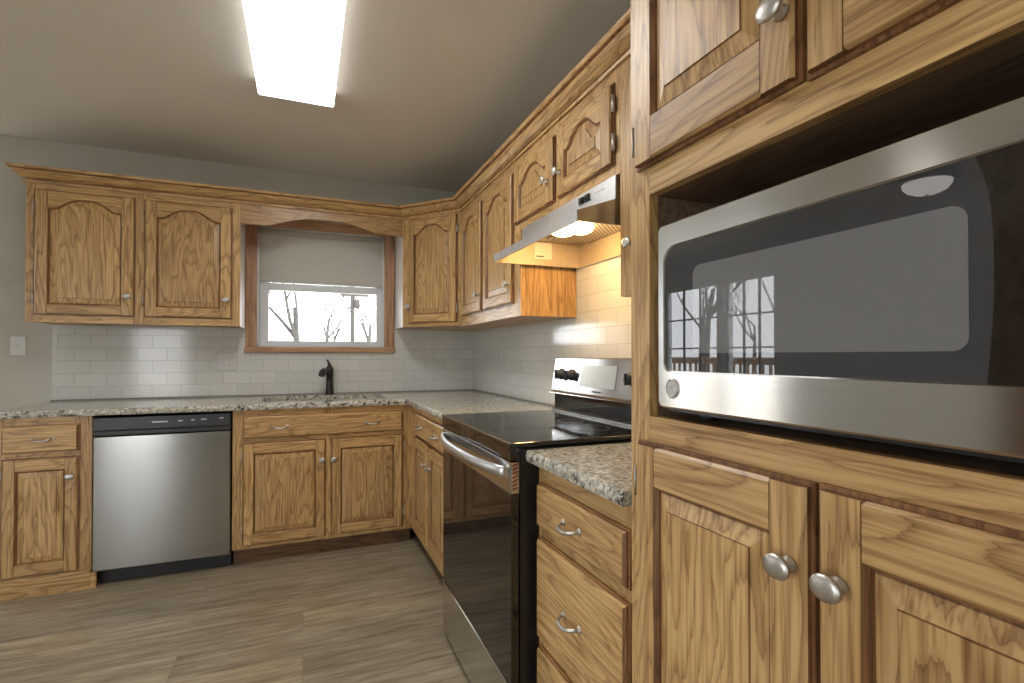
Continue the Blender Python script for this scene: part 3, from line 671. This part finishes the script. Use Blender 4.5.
# --- tall cabinet
c = Cab('tall_cabinet', 'tall oak cabinet at right with open microwave niche between doors', (XT, .843), RZ, 0)
U = lambda y: .843 - y
OZ0, OZ1, OY0, OY1 = 1.0527, 1.4687, .7856, .125
W = U(.06)
b = MB(); b.box(0, .02, .09, .018, .62, 2.16, 'oak_v'); b.box(W - .018, .02, .09, W, .62, 2.16, 'oak_v'); b.build('side_panel', c.root)
MB().box(.018, .02, .09, W - .018, .62, OZ0 - .02, 'oak_v').build('lower_carcass', c.root); MB().box(.018, .02, OZ1 + .02, W - .018, .62, 2.16, 'oak_v').build('upper_carcass', c.root)
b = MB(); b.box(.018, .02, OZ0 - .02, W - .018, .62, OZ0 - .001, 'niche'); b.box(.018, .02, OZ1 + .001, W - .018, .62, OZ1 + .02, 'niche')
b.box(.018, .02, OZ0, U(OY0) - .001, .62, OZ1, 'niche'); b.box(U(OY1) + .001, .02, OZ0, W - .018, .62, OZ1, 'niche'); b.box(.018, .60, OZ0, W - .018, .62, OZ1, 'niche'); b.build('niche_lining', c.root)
b = MB(); b.box(0, 0, .09, U(OY0), .02, 2.16, 'oak_v'); b.box(U(OY1), 0, .09, W, .02, 2.16, 'oak_v')
for z0, z1 in ((.09, .13), (.985, OZ0), (OZ1, 1.56), (2.10, 2.16)): b.box(U(OY0), .0003, z0, U(OY1), .02, z1, 'oak_h')
b.box(U(.47), .0003, .13, U(.44), .02, .985, 'oak_v'); b.box(U(.47), .0003, 1.56, U(.44), .02, 2.10, 'oak_v'); b.build('face_frame', c.root)
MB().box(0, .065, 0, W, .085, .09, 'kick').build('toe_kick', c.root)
kz = lambda z: z
d1 = c.door(U(.820), U(.4525), .115, 1.004, st=.060, top=.077, bot=.075, hinge=('L', (.1, .80)))
d2 = c.door(U(.4475), U(.098), .115, 1.006, st=.060, top=.077, bot=.075)
add_knob(d1, ((.843 - .475) - d1.location.x, -.019, .897 - d1.location.z)); add_knob(d2, ((.843 - .409) - d2.location.x, -.019, .897 - d2.location.z))
d3 = c.door(U(.825), U(.466), 1.524, 2.10, st=.058, top=.07, bot=.084, hinge=('L', (.058, .5)))
d4 = c.door(U(.4605), U(.098), 1.520, 2.10, st=.056, top=.07, bot=.084)
add_knob(d3, ((.843 - .482) - d3.location.x, -.019, 1.617 - d3.location.z)); add_knob(d4, ((.843 - .409) - d4.location.x, -.019, 1.617 - d4.location.z))

# ------------------------------------------------------------------ countertops
r = empty('countertop', (0, 3.465, CT0), 'speckled granite L shaped countertop around the sink', 'countertop')
SX0, SX1, SY0, SY1 = -.235, .487, 3.285, 3.70
FY, FX = YB - .03, .594
b = MB()
def gtop(b, x0, y0, x1, y1, ox, oy): b.box(x0 - ox, y0 - oy, 0, x1 - ox, y1 - oy, CT1 - CT0, 'granite', 0)
oy = 3.465; yt = YW - .009
gtop(b, -1.375, FY + .004, SX0, yt, 0, oy); gtop(b, SX1, FY + .004, XW - .009, yt, 0, oy); gtop(b, SX0, FY + .004, SX1, SY0, 0, oy); gtop(b, SX0, SY1, SX1, yt, 0, oy)
gtop(b, FX + .004, 2.09, XW - .009, FY + .004, 0, oy); b.build('slab', r)
b = MB(); zt_ = CT1 - CT0
def edge_strip(b, p, q, out, ox, oyy):
    # chiselled front edge: thin irregular strip following the run
    n = 60; L_ = [[], [], [], []]
    loops = []
    for k in range(n + 1):
        x = p[0] + (q[0] - p[0]) * k / n - ox; y = p[1] + (q[1] - p[1]) * k / n - oyy
        j = [random.uniform(-.0015, .0015) for _ in range(3)]
        loops.append([(x - out[0] * .004, y - out[1] * .004, zt_ - .0002), (x + out[0] * (.0 + j[0] - .001), y + out[1] * (.0 + j[0] - .001), zt_ - .003),
                      (x + out[0] * (.002 + j[1]), y + out[1] * (.002 + j[1]), zt_ * .5), (x + out[0] * (-.001 + j[2]), y + out[1] * (-.001 + j[2]), .001), (x - out[0] * .004, y - out[1] * .004, .0)])
    b.loft(loops, 'granite_edge')
edge_strip(b, (-1.375, FY), (FX, FY), (0, -1), 0, oy); edge_strip(b, (FX, FY), (FX, 2.09), (-1, 0), 0, oy); b.build('front_edge', r)
b = MB(); b.box(SX0 - .001, SY1 - .002 - oy, .0, SX1 + .001, SY1 - oy + .001, zt_ - .001, 'granite_edge'); b.build('sink_cutout_edge', r)
b = MB(); b.box(-1.37, yt - .010 - oy, zt_, XW - .02, yt - oy, zt_ + .010, 'caulk'); b.box(XW - .019, 2.09 - oy, zt_, XW - .009, yt - oy, zt_ + .010, 'caulk'); b.build('caulk_line', r)
r = empty('countertop', (.9, 1.085, CT0), 'short speckled granite countertop between range and tall cabinet', 'countertop')
b = MB(); FX = .583
gtop(b, FX + .004, .85, XW - .009, 1.3205, .9, 1.085); b.build('slab', r)
b = MB(); edge_strip(b, (FX, 1.3205), (FX, .85), (-1, 0), .9, 1.085); b.build('front_edge', r)

# sink
r = empty('sink', (.126, 3.49, .70), 'stainless undermount sink below the window', 'sink')
def rrect(x0, y0, x1, y1, rad, z, n=5):
    p = []
    for cx, cy, a0 in ((x1 - rad, y1 - rad, 0), (x0 + rad, y1 - rad, 90), (x0 + rad, y0 + rad, 180), (x1 - rad, y0 + rad, 270)):
        for k in range(n + 1):
            a = math.radians(a0 + 90 * k / n); p.append((cx + rad * math.cos(a), cy + rad * math.sin(a), z))
    return p
hx, hy = .355, .203
b = MB(); b.loft([rrect(-hx - .012, -hy - .012, hx + .012, hy + .012, .06, .165), rrect(-hx, -hy, hx, hy, .05, .165), rrect(-hx + .006, -hy + .006, hx - .006, hy - .006, .05, .03), rrect(-hx + .03, -hy + .03, hx - .03, hy - .03, .04, .004)], 'sink_steel', cap0=False, smooth=True); b.build('basin', r)
MB().lathe([(.042, .004), (.042, .007), (.03, .007), (.028, .005)], 'steel_plain', 'z').build('drain', r)
# faucet
fx, fy = .163, 3.735
r = empty('faucet', (fx, fy, CT1), 'dark bronze single lever faucet behind the sink', 'faucet')
MB().lathe([(.030, 0), (.030, .006), (.026, .012), (.0235, .05), (.0225, .13), (.024, .17), (.022, .188), (.012, .196)], 'bronze', 'z', n=20).build('body', r)
sp = [(0, -.006, .10), (-.012, -.03, .142), (-.028, -.07, .168), (-.042, -.11, .170), (-.052, -.14, .158), (-.055, -.152, .138)]
MB().tube(sp, [.014, .0145, .0155, .017, .020, .0215], 'bronze', 12).build('spout', r)
MB().tube([(.004, 0, .185), (-.004, .004, .215), (-.016, .008, .243)], [.013, .009, .005], 'bronze', 8).build('lever', r)

# ------------------------------------------------------------------ dishwasher
r = empty('dishwasher', (-.675, YB, 0), 'stainless dishwasher with black control strip under the counter', 'dishwasher')
hw = .304
MB().box(-hw, .03, .09, hw, .58, .85, 'black').build('body', r)
MB().box(-hw + .012, .045, .004, hw - .0, .06, .088, 'black_matte').build('kick_plate', r)
MB().box(-hw, -.012, .083, hw, .028, .757, 'steel_dark').build('door', r, bevel=.004)
b = MB(); b.prism([(-.014, .762), (-.014, .782), (-.018, .79), (-.016, .852), (.028, .852), (.028, .762)], 'x', -hw, hw, 'dw_panel'); cp = b.build('control_panel', r, bevel=.002)
b = MB(); b.box(-.05, -.0185, .764, .10, -.012, .779, 'black'); b.build('handle_pocket', cp)
for x, z, ww in ((-.02, .822, .07), (.072, .823, .02), (.128, .825, .017), (.178, .826, .026), (.262, .829, .018)): MB().box(x - ww / 2, -.0185, z - .003, x + ww / 2, -.0165, z + .003, 'mark').build('printed_mark', cp)

# ------------------------------------------------------------------ range
RY0, RY1 = 1.322, 2.084; RM = (RY0 + RY1) / 2
r = empty('range', (.566, RM, 0), 'black glass top electric range with stainless door trim and drawer', 'range', RZ)
h2 = (RY1 - RY0) / 2                          # local x from -h2 (far) to h2 (near); local y 0 at body front, + to the wall
MB().box(-h2, 0, .03, h2, .63, .902, 'black').build('body', r)
for x in (-h2 + .05, h2 - .05):
    for y in (.05, .57): MB().lathe([(.016, 0), (.016, .004), (.01, .006), (.01, .03)], 'black_matte', 'z', (0, 0, 0), 10).build('foot', r, (x, y, 0))
b = MB(); b.box(-h2, -.031, .906, h2, .488, .92, 'ceramic'); ct = b.build('cooktop', r, bevel=.003)
b = MB()
for x, y, rr in ((-.19, .10, .095), (.19, .10, .115), (-.19, .33, .075), (.19, .33, .075), (0, .37, .05)):
    l0 = [(x + rr * math.cos(a * math.pi / 18), y + rr * math.sin(a * math.pi / 18), .9203) for a in range(36)]; l1 = [(x + (rr - .0025) * math.cos(a * math.pi / 18), y + (rr - .0025) * math.sin(a * math.pi / 18), .9203) for a in range(36)]
    b.loft([l0, l1], 'mark_dark', cap0=False, cap1=False)
b.build('burner_rings', ct)
b = MB(); b.prism([(-.0305, .906), (-.0295, .870), (0, .870), (0, .906)], 'x', -h2 + .002, h2 - .002, 'oven_glass'); b.build('front_lip', r)
MB().box(-h2 - .0005, -.0315, .917, h2 + .0005, -.0285, .9208, 'steel_plain').build('front_trim', ct)
# door
b = MB(); b.box(-h2 + .003, -.026, .236, h2 - .003, -.002, .776, 'oven_glass'); dr = b.build('oven_door', r, bevel=.003)
b = MB(); b.box(-h2 + .003, -.029, .776, h2 - .003, -.001, .866, 'steel'); dt = b.build('door_trim', dr, bevel=.003)
b = MB()
for k in range(7): z = .786 + k * .0112; b.prism([(-.023, z), (-.007, z + .006), (-.007, z + .0105), (-.023, z + .0045)], 'x', h2 - .0035, h2 - .0023, 'red_stripe')
b.build('side_vents', dt)
b = MB()
for z in (.846, .838): b.box(-h2 + .10, -.0295, z, .16, -.0285, z + .003, 'black')
b.build('vent_slots', dt)
pts = []
for k in range(17):
    a = -1 + 2 * k / 16; pts.append((a * (h2 - .03), -.034 - .040 * (1 - abs(a) ** 2.6), .834))
b = MB(); n = 10; loops = []
for p in pts: loops.append([(p[0], p[1] + .009 * math.cos(2 * math.pi * k / n), p[2] + .016 * math.sin(2 * math.pi * k / n)) for k in range(n)])
b.loft(loops, 'satin', smooth=True)
for sx in (-1, 1): b.box(sx * (h2 - .03) - .012, -.040, .820, sx * (h2 - .03) + .012, -.028, .848, 'steel_plain')
b.build('handle', dr)
MB().box(-h2 + .003, -.026, .026, h2 - .003, -.002, .229, 'steel').build('storage_drawer', r, bevel=.003)
# backguard
b = MB(); b.box(-h2 + .012, .490, .905, h2 - .012, .55, 1.0, 'oven_glass'); b.build('riser', r, bevel=.003)
b = MB(); b.prism([(.478, .9205), (.478, .928), (.491, .936), (.491, .9205)], 'x', -h2 + .012, h2 - .012, 'steel_plain'); b.build('riser_strip', r)
b = MB(); b.prism([(.470, 1.000), (.479, 1.012), (.503, 1.156), (.62, 1.156), (.62, .905), (.55, .905), (.55, 1.000)], 'x', -h2 - .0, h2, 'steel'); bg = b.build('backguard', r, bevel=.003)
def on_panel(x0, x1, t0, t1, th=.003):
    # box lying on the tilted control face, t = 0 bottom .. 1 top
    f = lambda t: (.479 + .024 * t, 1.012 + .144 * t)
    (ya, za), (yb, zb) = f(t0), f(t1)
    return [[(x0, ya + .001, za), (x1, ya + .001, za), (x1, yb + .001, zb), (x0, yb + .001, zb)], [(x0, ya - th, za), (x1, ya - th, za), (x1, yb - th, zb), (x0, yb - th, zb)]]
b = MB(); b.loft(on_panel(RM - 1.832, RM - 1.578, .20, .80), 'display'); b.build('touch_panel', bg)
b = MB(); b.loft(on_panel(RM - 1.73, RM - 1.67, .07, .11, .0015), 'mark_dark'); b.build('printed_marks', bg)
for y in (2.005, 1.912, 1.478, 1.39):
    b = MB(); yy, zz = .479 + .024 * .5, 1.012 + .144 * .5
    b.lathe([(.026, .002), (.026, -.004), (.021, -.007), (.018, -.026), (.014, -.029)], 'black_matte', 'y', (RM - y, yy, zz), 18); b.box(RM - y - .004, yy - .034, zz - .02, RM - y + .004, yy - .02, zz + .02, 'black_matte'); b.build('control_knob', bg)

# ------------------------------------------------------------------ range hood
HY0, HY1 = 1.372, 2.125; HM = (HY0 + HY1) / 2
r = empty('range_hood', (.925, HM, 1.583), 'stainless under cabinet range hood with lit lamp above the range', 'range hood', RZ)
hh = (HY1 - HY0) / 2
ring = [(-.145, 0), (-.145, .034), (-.006, .084), (-.006, .162), (.292, .162), (.292, 0), (.284, 0), (.284, .110), (.0, .110), (-.002, .080), (-.139, .028), (-.139, 0)]
b = MB(); f0 = len(b.f); b.prism(ring, 'x', -hh + .006, hh - .006, 'hood_steel')
for i in (6, 7, 8, 9, 10): b.m[f0 + i] = 'hood_pan'
b.build('canopy', r)
prof = [(-.145, 0), (-.145, .034), (-.006, .084), (-.006, .162), (.292, .162), (.292, 0)]
for s_ in (-1, 1):
    b = MB(); b.prism(prof, 'x', s_ * hh, s_ * (hh - .006), 'hood_pan' if s_ < 0 else 'steel_plain'); b.build('end_panel', r)
b = MB(); b.box(HM - 2.02, .075, .098, HM - 1.60, .275, .108, 'filter')
for a0, a1, y0, y1 in ((2.02, 1.60, .067, .075), (2.02, 1.60, .275, .282)): b.box(HM - a0, y0, .096, HM - a1, y1, .109, 'steel_plain')
MBf = b.build('grease_filter', r)
b = MB()
for cxx, cyy, s in ((HM - 1.815, .040, 1.15), (HM - 1.760, .090, 1.0)):
    b.lathe([(.048 * s, 0), (.050 * s, -.012), (.045 * s, -.024), (.030 * s, -.034), (.010 * s, -.037)], 'lamp_lens', 'z', (cxx, cyy, .104), 20)
b.build('lamp_lens', r)
yl = HM - 2.118
b = MB(); b.box(yl, .052, .030, yl + .001, .140, .106, 'paper'); lb = b.build('paper_label', r)
b = MB(); b.box(yl + .001, .06, .038, yl + .0014, .100, .044, 'mark_dark'); b.box(yl + .001, .06, .062, yl + .0014, .13, .064, 'mark'); b.box(yl + .001, .06, .076, yl + .0014, .13, .078, 'mark'); b.build('printed_lines', lb)
for y in (1.585, 1.545):
    b = MB(); b.box(HM - y - .014, -.013, .125, HM - y + .014, -.006, .148, 'black_matte'); b.box(HM - y - .010, -.016, .128, HM - y + .010, -.012, .138, 'black'); b.build('rocker_switch', r)
MB().box(HM - 1.50, -.008, .136, HM - 1.44, -.006, .140, 'mark').build('printed_marks', r)

# ------------------------------------------------------------------ microwave
MY0, MY1 = .756, .160; MM = (MY0 + MY1) / 2; MX = .595
r = empty('microwave', (MX, MM, OZ0), 'stainless microwave with large black glass door in the tall cabinet niche', 'microwave', RZ)
U = lambda y: MM - y; Z = lambda z: z - OZ0
mw = (MY0 - MY1) / 2
MB().box(-mw + .004, .02, Z(1.066), mw - .004, .40, Z(1.392), 'black').build('body', r)
for x in (-mw + .06, mw - .06):
    for y in (.06, .36): MB().lathe([(.014, 0), (.014, .014)], 'black_matte', 'z', (0, 0, 0), 10).build('foot', r, (x, y, 0))
def rr2(x0, z0, x1, z1, rads, y, n=6):
    p = []
    for (cx, cz, a0, rad) in ((x1, z1, 0, rads[0]), (x0, z1, 90, rads[1]), (x0, z0, 180, rads[2]), (x1, z0, 270, rads[3])):
        sx = 1 if cx == x0 else -1; sz = 1 if cz == z0 else -1
        for k in range(n + 1):
            a = math.radians(a0 + 90 * k / n); p.append((cx + sx * rad + rad * math.cos(a), y, cz + sz * rad + rad * math.sin(a)))
    return p
# stainless front with a recessed glass opening
gx0, gz0_, gz1_ = U(.738), Z(1.139), Z(1.3575); gx1 = U(.172)
o0 = rr2(-mw, Z(1.073), mw, Z(1.400), (.006, .012, .012, .006), .018); o1 = rr2(-mw, Z(1.073), mw, Z(1.400), (.006, .012, .012, .006), .003)
o2 = rr2(-mw + .003, Z(1.076), mw - .003, Z(1.397), (.005, .010, .010, .005), .0)
i0 = rr2(gx0 - .002, gz0_ - .002, gx1 + .002, gz1_ + .002, (.006, .030, .016, .006), .0); i1 = rr2(gx0, gz0_, gx1, gz1_, (.006, .028, .014, .006), .003)
b = MB(); b.loft([o0, o1, o2, i0, i1], 'steel', cap0=True, cap1=False); b.build('front_frame', r)
# black glass plate
b = MB(); g0 = rr2(gx0, gz0_, gx1, gz1_, (.006, .028, .014, .006), .003); b.v += g0; b.face(list(range(len(g0))), 'mw_glass'); gl = b.build('door_glass', r)
# control strip right of a wavy border
xs = []
for k in range(13):
    z = gz0_ + (gz1_ - gz0_) * k / 12; xs.append((U(.275 - .006 * math.sin(math.pi * k / 12) + .008 * max(0, (k - 9) / 3) ** 2), .0022, z))
b = MB(); b.v += xs + [(gx1 - .001, .0022, gz1_), (gx1 - .001, .0022, gz0_)]; b.face(list(range(len(b.v))), 'mw_panel'); b.build('control_panel', r)
b = MB(); s0 = rr2(U(.668), Z(1.170), U(.289), Z(1.315), (.016, .016, .010, .014), .0024); b.v += s0; b.face(list(range(len(s0))), 'mw_mesh'); b.build('screen', gl)
# round badge with scroll monogram
b = MB(); bx, bz = U(.7155), Z(1.1085)
b.lathe([(.0175, .0005), (.0175, -.0012), (.0165, -.0018)], 'nickel', 'y', (bx, 0, bz), 28)
ring = [(bx + .0145 * math.cos(a * math.pi / 16), -.0022, bz + .0145 * math.sin(a * math.pi / 16)) for a in range(33)]; b.tube(ring, .0009, 'steel_plain', 6)
for sg in (-1, 1):
    cur = [(bx + sg * (.0035 + .004 * math.cos(t * .45)), -.0022, bz + sg * .001 + .006 * math.sin(t * .45 + .5 * sg)) for t in range(12)]; b.tube(cur, .0009, 'mark', 6)
for q in range(4):
    a = math.pi / 4 + q * math.pi / 2; cc = (bx + .0115 * math.cos(a), bz + .0115 * math.sin(a)); b.tube([(cc[0] + .0025 * math.cos(a + t), -.0022, cc[1] + .0025 * math.sin(a + t)) for t in (-1.6, -.8, 0, .8, 1.6)], .0007, 'mark', 6)
b.build('badge', r)

# ------------------------------------------------------------------ shade, plates, lights
r = empty('roller_shade', (.123, YW + .012, 1.662), 'grey fabric roller shade half lowered over the window', 'roller shade')
sw = (WX1 - WX0) / 2 - .004
MB().box(-sw, -.001, .006, sw, .001, .34, 'shade').build('fabric', r)
MB().tube([(-sw, 0, .006), (sw, 0, .006)], .006, 'white_plastic', 10).build('light_leak_hem_bar', r)  # white hem bar stands in for daylight leaking below the shade
MB().tube([(-sw, .0, .345), (sw, .0, .345)], .02, 'shade', 14).build('roll', r)
def plate(name, x, y, z, w, h, rz, label, cat, kind):
    r = empty(name, (x, y, z), label, cat, rz)
    b = MB(); b.loft([[(-w / 2, 0, -h / 2), (w / 2, 0, -h / 2), (w / 2, 0, h / 2), (-w / 2, 0, h / 2)], [(-w / 2, -.004, -h / 2), (w / 2, -.004, -h / 2), (w / 2, -.004, h / 2), (-w / 2, -.004, h / 2)],
                      [(-w / 2 + .006, -.007, -h / 2 + .006), (w / 2 - .006, -.007, -h / 2 + .006), (w / 2 - .006, -.007, h / 2 - .006), (-w / 2 + .006, -.007, h / 2 - .006)]], 'white_plastic'); b.build('cover_plate', r)
    if kind == 'jack':
        MB().lathe([(.006, -.006), (.006, -.010), (.003, -.012)], 'nickel', 'y', n=12).build('jack', r)
    else:
        for k in ((-1, 1) if kind == 'duplex' else (0,)):
            for g in ((-.023, .023) if w > .1 else (0,)):
                MB().box(g - .015, -.009, k * .024 - .016, g + .015, -.006, k * .024 + .016, 'white_plastic').build('receptacle', r, bevel=.004)
                b = MB()
                for sx in (-.006, .006): b.box(g + sx - .001, -.0095, k * .024 - .003, g + sx + .001, -.0088, k * .024 + .006, 'mark_dark')
                b.build('slots', r)
    return r
plate('wall_plate', -1.525, YW, 1.222, .075, .118, 0, 'white wall plate on the painted wall left of the tile', 'wall plate', 'jack')
plate('outlet', -.462, YW - .008, 1.128, .118, .118, 0, 'white double outlet on the tile left of the window', 'outlet', 'duplex')
plate('outlet', XW - .008, 3.13, 1.125, .075, .118, RZ, 'white outlet on the tile near the inside corner left of the range', 'outlet', 'duplex')
# fluorescent fixture
r = empty('ceiling_light', (-.036, 1.975, ZC), 'long white fluorescent ceiling light with ribbed diffuser', 'ceiling light')
lw, ll = .168, .61
prof = [(-lw, 0), (-lw, -.022), (-lw + .006, -.066), (-lw + .012, -.070), (lw - .012, -.070), (lw - .006, -.066), (lw, -.022), (lw, 0)]
db = MB(); db.prism([(x, z) for x, z in prof], 'y', -ll + .012, ll - .012, 'diffuser'); db.m = ['diffuser' if i in (2, 3, 4) else 'diffuser_side' for i in range(len(db.m))]; db.build('diffuser', r)
for s in (-1, 1):
    e = MB(); e.prism([(x * 1.01, z * 1.02) for x, z in prof], 'y', s * (ll - .012), s * ll, 'white_plastic'); e.build('end_cap', r)
# dome light over the dining side (mirrored in the microwave)
r = empty('ceiling_light', (-2.86, 2.2, ZC), 'round dome ceiling light with dark rim mirrored in the microwave glass', 'ceiling light')
MB().lathe([(.19, 0), (.19, -.02), (.165, -.04), (.14, -.045)], 'bronze', 'z', n=32).build('rim', r)
MB().lathe([(.145, -.040), (.14, -.07), (.115, -.10), (.07, -.122), (.02, -.13)], 'frosted', 'z', n=32).build('glass_bowl', r)
MB().lathe([(.010, -.128), (.012, -.136), (.005, -.146)], 'bronze', 'z', n=12).build('finial', r)

# ------------------------------------------------------------------ outdoors
struct(MB().box(-40, -30, -.75, 30, 45, -.6, 'ground').build('ground'), 'pale winter ground outside')
def tree_mesh(seed, height, fork):
    rnd = random.Random(seed); b = MB()
    def branch(p, d, r, L, depth):
        n = 4; pts = [p]; rad = [r]; q = p.copy(); dd = d.copy()
        for k in range(n):
            dd = (dd + Vector((rnd.uniform(-.14, .14), rnd.uniform(-.14, .14), rnd.uniform(-.03, .10)))).normalized()
            q = q + dd * L / n; pts.append(q.copy()); rad.append(r * (1 - .62 * (k + 1) / n))
        b.tube(pts, rad, 'bark', 5 if depth else 8, 0, False)
        if depth < 4:
            m = (3 if depth == 0 else rnd.choice((3, 4)))
            for k in range(m):
                i = rnd.randint(2, n) if depth else (3 if k < 2 and fork else rnd.randint(2, n))
                a = rnd.uniform(0, 6.283); sp = rnd.uniform(.45, .9)
                nd = (dd + Vector((math.cos(a) * sp, math.sin(a) * sp, rnd.uniform(-.05, .35)))).normalized()
                branch(pts[i], nd, rad[i] * .72, L * rnd.uniform(.55, .75), depth + 1)
    branch(Vector((0, 0, 0)), Vector((0, 0, 1)), height * .018, height * .42, 0)
    return b
TM = [tree_mesh(s, 7.0, True) for s in (3, 11, 23)]
first = []
spots = [(-.20, 13.0, 0, 1.0, 2.3, 'bare forked tree left in the kitchen window view'), (1.0, 24, 1, 1.15, 1.3, 'bare tree in the middle of the kitchen window view'), (2.4, 19, 2, 1.0, 2.0, 'bare tree at the right end of the kitchen window view'),
         (-2.6, 23, 2, 1.1, 4.0, 'bare tree at the left end of the kitchen window view')]
for k in range(7):
    spots.append((-9.0 + 3.6 * k, 34 + 6.5 * (k % 2), k % 3, 1.35, k * 1.1, 'bare tree of the far grey thicket seen through the kitchen window'))
for k in range(9):
    spots.append((-12.0 - 5.5 * (k % 3), 9.5 + 4.6 * (k // 3) + 1.6 * (k % 3), k % 3, 1.2 + .07 * (k % 4), k * .9, 'bare tree of the grey woods mirrored through the french doors in the microwave glass'))
for x, y, k, s, rz, lab in spots:
    have = [o for o in first if o[0] == k]
    if not have: o = TM[k].build('bare_tree'); first.append((k, o))
    else: o = have[0][1].copy(); COL.objects.link(o)
    o.location = (x, y, -.62); o.scale = (s, s, s); o.rotation_euler = (0, 0, rz); tag(o, lab, 'tree', 'bare trees outside the windows')
r = empty('utility_pole', (1.34, 16.0, -.62), 'utility pole with crossarm outside the kitchen window', 'utility pole')
MB().tube([(0, 0, 0), (0, 0, 7.5)], [.07, .06], 'pole_wood', 10).build('post', r); MB().box(-.35, -.04, 2.98 + .6, .45, .04, 3.07 + .6, 'pole_wood').build('crossarm', r)
MB().lathe([(.07, 0), (.08, .03), (.08, .22), (.05, .26)], 'pole_wood', 'z', (.13, -.05, 3.22), 14).build('transformer', r)
pts = [(.45, 0, 3.7), (1.0, -.5, 2.9), (1.35, -.9, 2.1), (1.6, -1.2, 1.4)]
MB().tube([(.2, 0, 4.6)] + pts, .018, 'black_matte', 6).build('service_wire', r)
r = empty('deck_railing', (-5.6, 6.0, -.6), 'brown wooden deck railing mirrored through the french doors', 'railing')
MB().box(-.07, -3, 1.70, .07, 3, 1.74, 'deck').build('top_rail', r); MB().box(-.02, -3, 1.62, .02, 3, 1.70, 'deck').build('upper_rail', r); MB().box(-.02, -3, .80, .02, 3, .88, 'deck').build('lower_rail', r)
for k in range(4): MB().box(-.045, -3 + 1.97 * k, 0, .045, -2.91 + 1.97 * k, 1.70, 'deck').build('post', r)
for k in range(40):
    if k % 13: MB().box(-.018, -3 + .15 * k, .84, .018, -2.964 + .15 * k, 1.66, 'deck').build('baluster', r)
